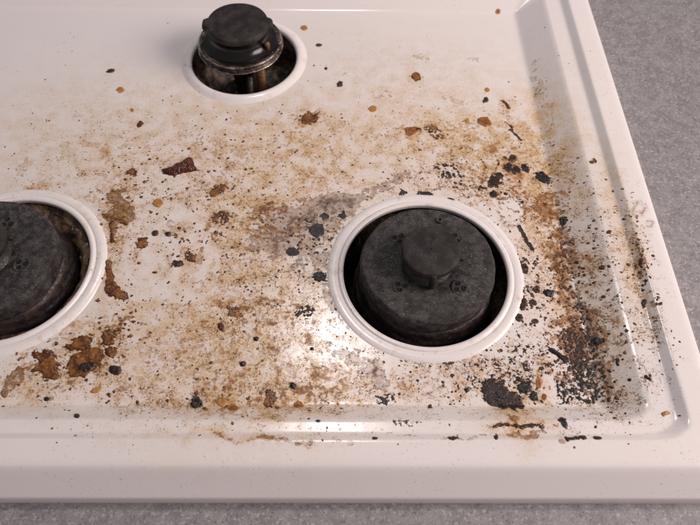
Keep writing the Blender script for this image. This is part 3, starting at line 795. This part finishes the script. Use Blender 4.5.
# --- top middle
crust(CB, ('e', 319, 45, 3.6, 1.8, -5), 'charb', 'dark dash shaped crumb right of the rear burner', 'crumb', t=0.0010, rough=0.0003)
crust(DR, ('e', 304, 28, 3, 2.4, 0), 'drop', 'pale orange speck right of the rear burner cap', 'drop', t=0.0006, rough=0.0004)
crust(CB, ('e', 326, 69, 2.0, 1.7, 0), 'char', 'tiny black crumb below the dark dash, right of the rear burner', 'crumb', t=0.0009, rough=0.0003)
crust(CB, ('e', 340, 84, 3, 3.6, 20), 'charb', 'dark brown crumb right of and below the rear burner collar', 'crumb', t=0.0012, rough=0.0006)
crust(DR, ('e', 416, 77, 5.5, 4.4, 30), 'brown', 'round brown drop on the clean floor at upper middle', 'drop', t=0.0010, rough=0.0005)
crust(BC, ('e', 309, 118, 10, 5.5, -15), 'brown', 'rough brown smear of crumbs below the rear burner at right', 'crust', t=0.0006, rough=0.0018, fs=600)
crust(DR, ('e', 373, 109, 4.5, 3.2, 0), 'drop', 'pale orange oval drop in the upper middle', 'drop', t=0.0006, rough=0.0004)
crust(DR, ('p', [(404, 129), (407, 127), (418, 127), (421, 130), (418, 133), (410, 137), (406, 135)]), 'amber', 'orange brown drop with dark tip left of the lacy brown flake', 'drop', t=0.0011, rough=0.0004)
crust(CB, ('e', 418, 130, 3.2, 2.4, -10), 'charb', 'dark burnt tip at the right end of the orange brown drop', 'crumb', t=0.0016, rough=0.0004)
crust(BC, ('p', [(424, 126), (432, 124), (440, 129), (445, 136), (442, 141), (435, 139), (428, 134), (423, 131)]), 'brown', 'lacy brown flake beside the orange brown drop', 'crust', t=0.0006, rough=0.0007, lacy=.46, ls=800)
crust(DR, ('p', [(477, 119), (481, 117), (488, 117), (491, 122), (492, 126), (485, 127), (478, 124)]), 'amber', 'large smooth orange brown bean shaped drop at upper right', 'drop', t=0.0013, rough=0.0003)
crust(CB, ('e', 486, 100, 3.4, 3, -20), 'charb', 'dark crumb above the orange bean shaped drop', 'crumb', t=0.0013, rough=0.0006)
crust(DR, ('e', 487, 90, 3, 2.4, 0), 'drop', 'pale orange speck above the dark crumb at upper right', 'drop', t=0.0006, rough=0.0003)
crust(CB, ('s', [(503, 101), (506, 104), (509, 108)], 2.0), 'brown', 'brown sliver right of the dark crumb at upper right', 'crumb', t=0.0009, rough=0.0006)
crust(CB, ('m', [('s', [(505, 122), (512, 127), (513, 132)], 1.0), ('s', [(510, 130), (516, 135), (521, 140)], 1.5)]), 'charb', 'thin forked dark sliver lying aslant near the right floor edge', 'crumb', t=0.0008, rough=0.0005)
crust(DR, ('e', 498, 12, 2.6, 2.2, 0), 'amber', 'small orange dot on the back slope of the pan', 'drop', t=0.0006, rough=0.0002)
crust(DR, ('e', 467, 121, 2.4, 3, 0), 'drop', 'small tan drop left of the bean shaped drop', 'drop', t=0.0006, rough=0.0004)
# --- around the right burner
crust(BC, ('e', 317, 230, 8, 7, 0), 'mauve', 'round dark grey charred disc left of the front right burner', 'crust', t=0.0008, rough=0.0005)
crust(BC, ('e', 292, 252, 7, 4.6, 0), 'mauve', 'oval dark grey charred spot left of and below the round disc', 'crust', t=0.0007, rough=0.0007)
crust(BC, ('e', 325, 216, 4, 3.6, 0), 'mauve', 'small dark grey charred spot above the round disc', 'crust', t=0.0006, rough=0.0006)
crust(BC, ('e', 343, 215, 5, 3, -40), 'mauve', 'slanted dark char at the upper left of the front right collar', 'crust', t=0.0007, rough=0.0010)
crust(BC, ('e', 319, 277, 7, 5.5, 10), 'char', 'black lumpy char left of the front right collar', 'crust', t=0.0010, rough=0.0012, fs=650)
crust(BC, ('e', 306, 313, 11, 7, -15), 'char', 'black lace like char patch above the white glare', 'crust', t=0.0007, rough=0.0012, lacy=.46, ls=800)
crust(BC, ('e', 386, 399, 12, 6, -5), 'mauve', 'grey black lace like blot below the front right collar', 'crust', t=0.0006, rough=0.0014, lacy=.43, ls=900)
crust(BC, ('e', 405, 423, 13, 4, 0), 'mauve', 'faint lacy grey soot mark on the front slope', 'crust', t=0.0003, rough=0.0010, lacy=.54, ls=900)
crust(BC, ('e', 449, 171, 15, 7, 12), 'char', 'black lace like char patch above the front right burner', 'crust', t=0.0007, rough=0.0014, lacy=.49, ls=700)
crust(BC, ('e', 425, 194, 9, 2.8, 10), 'char', 'black dash of char at the top edge of the front right collar', 'crust', t=0.0008, rough=0.0009)
crust(BC, ('e', 450, 200, 4, 2.3, 10), 'char', 'small black char oval right of the black dash at the collar top', 'crust', t=0.0008, rough=0.0005)
crust(BC, ('e', 402, 193, 4, 3, 0), 'mauve', 'small grey char left of the black dash at the collar top', 'crust', t=0.0007, rough=0.0009)
crust(BC, ('m', [('e', 494, 182, 7, 6, 0), ('e', 493, 194, 5, 4, 30), ('e', 499, 176, 5, 3, 0)]), 'charb', 'ragged black brown char upper right of the front right burner', 'crust', t=0.0010, rough=0.0014, fs=600)
crust(BC, ('m', [('e', 508, 168, 5, 5, 20), ('e', 516, 170, 6, 4, 0), ('e', 512, 159, 4, 3.4, 0), ('e', 505, 158, 2.5, 2.5, 0), ('e', 525, 168, 5, 4, 30)]), 'charb', 'knotted cluster of black brown char below the thin forked sliver', 'crust', t=0.0012, rough=0.0010, fs=600)
crust(BC, ('e', 543, 178, 9.5, 5, 32), 'char', 'thick black oval char at the right floor edge', 'crust', t=0.0016, rough=0.0010, fs=600)
crust(BC, ('s', [(519, 227), (523, 233), (527, 242), (533, 249)], 2.4), 'charb', 'worm shaped black brown char right of the front right collar', 'crust', t=0.0010, rough=0.0006)
crust(BC, ('e', 563, 221, 5, 4, 0), 'char', 'black star shaped crumb on the right floor edge', 'crumb', t=0.0012, rough=0.0014, fs=800)
crust(BC, ('e', 549, 293, 5, 4, 0), 'char', 'round black crumb alone on the floor right of the front right burner', 'crumb', t=0.0012, rough=0.0007)
for i, (x, y, rx, ry, a, w) in enumerate([(524, 268, 4, 5, 0, 'uppermost'), (521, 290, 4, 5, 20, 'second from top'), (536, 290, 3.4, 4, 0, 'rightmost upper'), (533, 303, 4, 4, 0, 'rightmost middle'), (522, 304, 5, 7, 15, 'largest middle'),
                                          (535, 322, 4, 3, 0, 'rightmost lower'), (519, 318, 4, 4, 40, 'lower left')]):
    crust(BC, ('e', x, y, rx, ry, a), 'charb', 'dark brown blotch right of the front right collar, ' + w + ' of the row', 'crust', t=0.0008, rough=0.0009, group='char blotches right of the front right collar')
crust(BC, ('p', [(483, 384), (489, 379), (500, 381), (505, 387), (514, 392), (522, 397), (525, 407), (515, 410), (497, 408), (486, 402), (482, 393)]), 'charb', 'largest black brown char slab at the front right of the floor', 'crust', t=0.0013, rough=0.0014, fs=500)
crust(BC, ('m', [('e', 525, 387, 7, 6, 20), ('e', 534, 396, 4, 5, 0), ('e', 519, 380, 3, 3, 0)]), 'char', 'black char lump just right of the largest slab', 'crust', t=0.0013, rough=0.0012, fs=600)
crust(BC, ('s', [(551, 350), (558, 354), (566, 360)], 2.8), 'char', 'straight black stick shaped char near the right floor edge', 'crust', t=0.0016, rough=0.0005)
crust(BC, ('p', [(570, 366), (584, 360), (591, 372), (597, 388), (599, 402), (586, 404), (575, 400), (566, 404), (572, 388), (580, 384)]), 'char', 'black honeycomb char in the right front floor corner', 'crust', t=0.0010, rough=0.0012, lacy=.42, ls=520)
crust(BC, ('p', [(557, 384), (565, 380), (568, 392), (564, 402), (556, 404), (558, 394)]), 'char', 'black ragged char left of the honeycomb char', 'crust', t=0.0009, rough=0.0014, lacy=.42, ls=650)
crust(BC, ('p', [(554, 334), (570, 328), (582, 334), (588, 352), (590, 368), (578, 372), (570, 362), (566, 350)]), 'charb', 'brown scorched scale patch above the honeycomb char', 'crust', t=0.0006, rough=0.0012, lacy=.41, ls=700)
crust(BC, ('e', 598, 341, 6, 4, -10), 'char', 'black blot on the right slope beside the scorched patch', 'crust', t=0.0010, rough=0.0010)
crust(BC, ('m', [('s', [(494, 427), (505, 425), (520, 427), (540, 425)], 1.7), ('e', 541, 427, 4, 3, 0)]), 'charb', 'long thin char strip lying across the front slope', 'crust', t=0.0011, rough=0.0009)
crust(BC, ('m', [('e', 561, 420, 4, 3, 0), ('s', [(561, 420), (565, 426)], 2.6)]), 'char', 'black drip shaped char on the front slope', 'crust', t=0.0010, rough=0.0008)
crust(BC, ('s', [(567, 439), (584, 437.5)], 1.9), 'char', 'black char dash against the front rim, longest at right', 'crust', t=0.0010, rough=0.0006)
crust(BC, ('e', 597, 438, 4, 1.9, 0), 'char', 'short black char dash against the front rim, farthest right', 'crust', t=0.0009, rough=0.0005)
crust(CB, ('e', 496, 437, 2.4, 2.6, 0), 'char', 'black crumb on the ledge under the char strip, left end', 'crumb', t=0.0009, rough=0.0004)
crust(CB, ('e', 454, 438, 5.5, 2.2, 0), 'char', 'thick black crumb on the front ledge right of the middle', 'crumb', t=0.0014, rough=0.0005)
crust(CB, ('e', 375, 438.5, 3.6, 1.5, 0), 'char', 'small flat black crumb on the front ledge near the middle', 'crumb', t=0.0010, rough=0.0004)
crust(CB, ('e', 318, 421, 2.4, 1.8, 0), 'char', 'tiny black crumb on the front slope left of the streak highlights', 'crumb', t=0.0010, rough=0.0003)
crust(CB, ('e', 430, 407, 2.4, 2, 0), 'brown', 'tiny brown crumb at the floor edge below the front right burner', 'crumb', t=0.0009, rough=0.0004)
crust(CB, ('e', 467, 390, 3, 3, 0), 'char', 'small black crumb left of the largest char slab', 'crumb', t=0.0010, rough=0.0007)
crust(DR, ('m', [('e', 539, 382, 3, 7, -5), ('e', 544, 397, 2.6, 4, -10)]), 'amber', 'pair of elongated orange drops left of the ragged char', 'drop', t=0.0007, rough=0.0006)
# --- ledges of the right rim
crust(CB, ('s', [(646, 377), (650, 379)], 1.8), 'char', 'black dash crumb on the ledge at the lower right corner', 'crumb', t=0.0009, rough=0.0003)
crust(CB, ('e', 644, 303, 2.6, 4, 0), 'charb', 'dark crumb stuck against the right rim wall', 'crumb', t=0.0010, rough=0.0005)
crust(CB, ('e', 641, 262, 2.6, 4, 10), 'charb', 'dark crumb on the right ledge above the middle', 'crumb', t=0.0009, rough=0.0006)
crust(CB, ('e', 594, 162, 4, 2.4, -15), 'brown', 'brown scab on the right ledge, farthest back', 'crumb', t=0.0008, rough=0.0008)
crust(CB, ('e', 609, 232, 2.4, 2, 0), 'charb', 'small dark crumb on the right slope, level with the burner cap', 'crumb', t=0.0008, rough=0.0005)
crust(CB, ('e', 602, 267, 3, 2.2, -10), 'brown', 'brown crumb on the right slope within the amber band', 'crumb', t=0.0008, rough=0.0005)
crust(DR, ('e', 665, 414, 4, 2.2, -20), 'drop', 'tan crumb in the rounded lower right corner of the rim', 'crumb', t=0.0008, rough=0.0006)

# ------------------------------------------------------------------ countless small spatter
def spatter(name, label, mat, dens, dots, seed, step=0.00042, big=1.0, lace=None, t=0.0002, rmin=0.00022, wild=0.0011):
    rnd = np.random.RandomState(seed)
    x0, x1, y0, y1 = -0.27, 0.182, 0.088, 0.43
    X, Y = np.meshgrid(np.arange(x0, x1, step), np.arange(y0, y1, step))
    # coarse density lookup
    cs = 0.004
    gx, gy = np.meshgrid(np.arange(x0, x1 + cs, cs), np.arange(y0, y1 + cs, cs))
    D = paint(gx + (fbm(gx, gy, 60, seed) - .5) * .02, gy + (fbm(gx, gy, 60, seed + 1) - .5) * .02, dens)
    Fl = np.full(X.shape, -0.01)
    n, m = X.shape
    K = 0
    while K < dots:
        px_, py_ = rnd.uniform(x0, x1), rnd.uniform(y0, y1)
        d = D[int((py_ - y0) / cs), int((px_ - x0) / cs)]
        if rnd.rand() > d ** 1.5: continue
        if any(math.hypot(px_ - h[0], py_ - h[1]) < h[2] + 0.0085 for h in HOLES.values()): continue
        K += 1
        r = (rmin + 0.00085 * rnd.rand() ** 2.3 * (0.4 + d)) * big
        e, a = rnd.uniform(0.55, 1.0), rnd.uniform(0, 3.14)
        w = int(r * 1.8 / step) + 3
        j, i = int((px_ - x0) / step), int((py_ - y0) / step)
        i0, i1, j0, j1 = max(0, i - w), min(n, i + w + 1), max(0, j - w), min(m, j + w + 1)
        dx, dy = X[i0:i1, j0:j1] - px_, Y[i0:i1, j0:j1] - py_
        u, v = dx * math.cos(a) + dy * math.sin(a), -dx * math.sin(a) + dy * math.cos(a)
        Fl[i0:i1, j0:j1] = np.maximum(Fl[i0:i1, j0:j1], r - np.hypot(u, v / e))
    Fl = Fl + (fbm(X, Y, 900, seed + 5, 2) - .5) * wild - 0.0001
    if lace:
        Dl = paint(gx, gy, lace)
        ii, jj = np.clip(((Y - y0) / cs), 0, gx.shape[0] - 1.001), np.clip(((X - x0) / cs), 0, gx.shape[1] - 1.001)
        i0, j0 = ii.astype(int), jj.astype(int); fi, fj = ii - i0, jj - j0
        i1, j1 = i0 + 1, j0 + 1
        DD = (Dl[i0, j0] * (1 - fj) + Dl[i0, j1] * fj) * (1 - fi) + (Dl[i1, j0] * (1 - fj) + Dl[i1, j1] * fj) * fi
        nz = fbm(X, Y, 420, seed + 9, 4, 0.6)
        Fl = np.maximum(Fl, (nz - (0.92 - 0.42 * DD)) * 0.004)
        for h in HOLES.values():
            Fl = np.where(np.hypot(X - h[0], Y - h[1]) < h[2] + 0.0088, -0.01, Fl)
    hg = t * (1 - np.exp(-np.maximum(Fl, 0) / (t * 0.8))) + 0.00006
    o = relief(name, X, Y, Fl, hg, mat)
    tag(o, label, 'spatter', kind='stuff')

spatter('black_spatter', 'countless small black charred specks scattered over the dirty enamel', M_CHAR,
        SOOT + [(250, 300, 130, 110, 0, .14), (150, 200, 140, 60, 0, .05), (400, 110, 120, 40, 0, .05)], 1300, 5,
        lace=[(x, y, rx, ry, a, v * .62) for x, y, rx, ry, a, v in SOOT])
spatter('brown_spatter', 'countless small brown baked specks scattered over the dirty enamel', M_BROWN,
        [(x, y, rx, ry, a, v * .8) for x, y, rx, ry, a, v in SPECK], 2200, 11,
        lace=[(x, y, rx, ry, a, v * .8) for x, y, rx, ry, a, v in BROWN])
spatter('char_flakes', 'loose ragged black brown char flakes crowded round the front right burner', M_CHARB,
        [(525, 285, 12, 48, 0, .95), (505, 200, 26, 24, 0, .8), (440, 186, 60, 8, 8, .7), (470, 368, 60, 16, 0, .6), (545, 375, 40, 30, 0, .6), (305, 243, 24, 26, 0, .8), (335, 262, 8, 30, 0, .7), (556, 215, 10, 40, -13, .5),
         (650, 280, 5, 40, -13, .6), (580, 300, 8, 60, -13, .5), (395, 386, 30, 10, 0, .4), (545, 425, 40, 8, 0, .3), (280, 300, 26, 30, 0, .3)], 330, 23, rmin=0.0007, wild=0.0026, t=0.00022, step=0.00035)
spatter('brown_flakes', 'loose ragged golden brown scabs scattered from the left burner to the middle', M_BROWN,
        [(110, 325, 26, 36, 0, .9), (70, 362, 50, 18, 0, .9), (200, 238, 50, 36, 0, .6), (232, 318, 30, 26, 0, .7), (262, 215, 30, 16, 0, .8), (130, 205, 20, 20, 0, .3), (300, 397, 50, 8, 0, .6), (232, 398, 30, 8, 0, .5),
         (545, 205, 26, 26, 0, .7), (560, 265, 12, 40, -13, .9), (480, 160, 60, 30, 0, .35), (640, 250, 8, 50, -13, .6), (575, 340, 20, 24, 0, .8), (150, 172, 50, 8, 0, .4), (230, 180, 50, 16, 0, .4), (610, 200, 12, 30, -13, .5)],
        330, 29, rmin=0.0006, wild=0.0028, t=0.00014, step=0.00035)
soil_pan(*PAN)
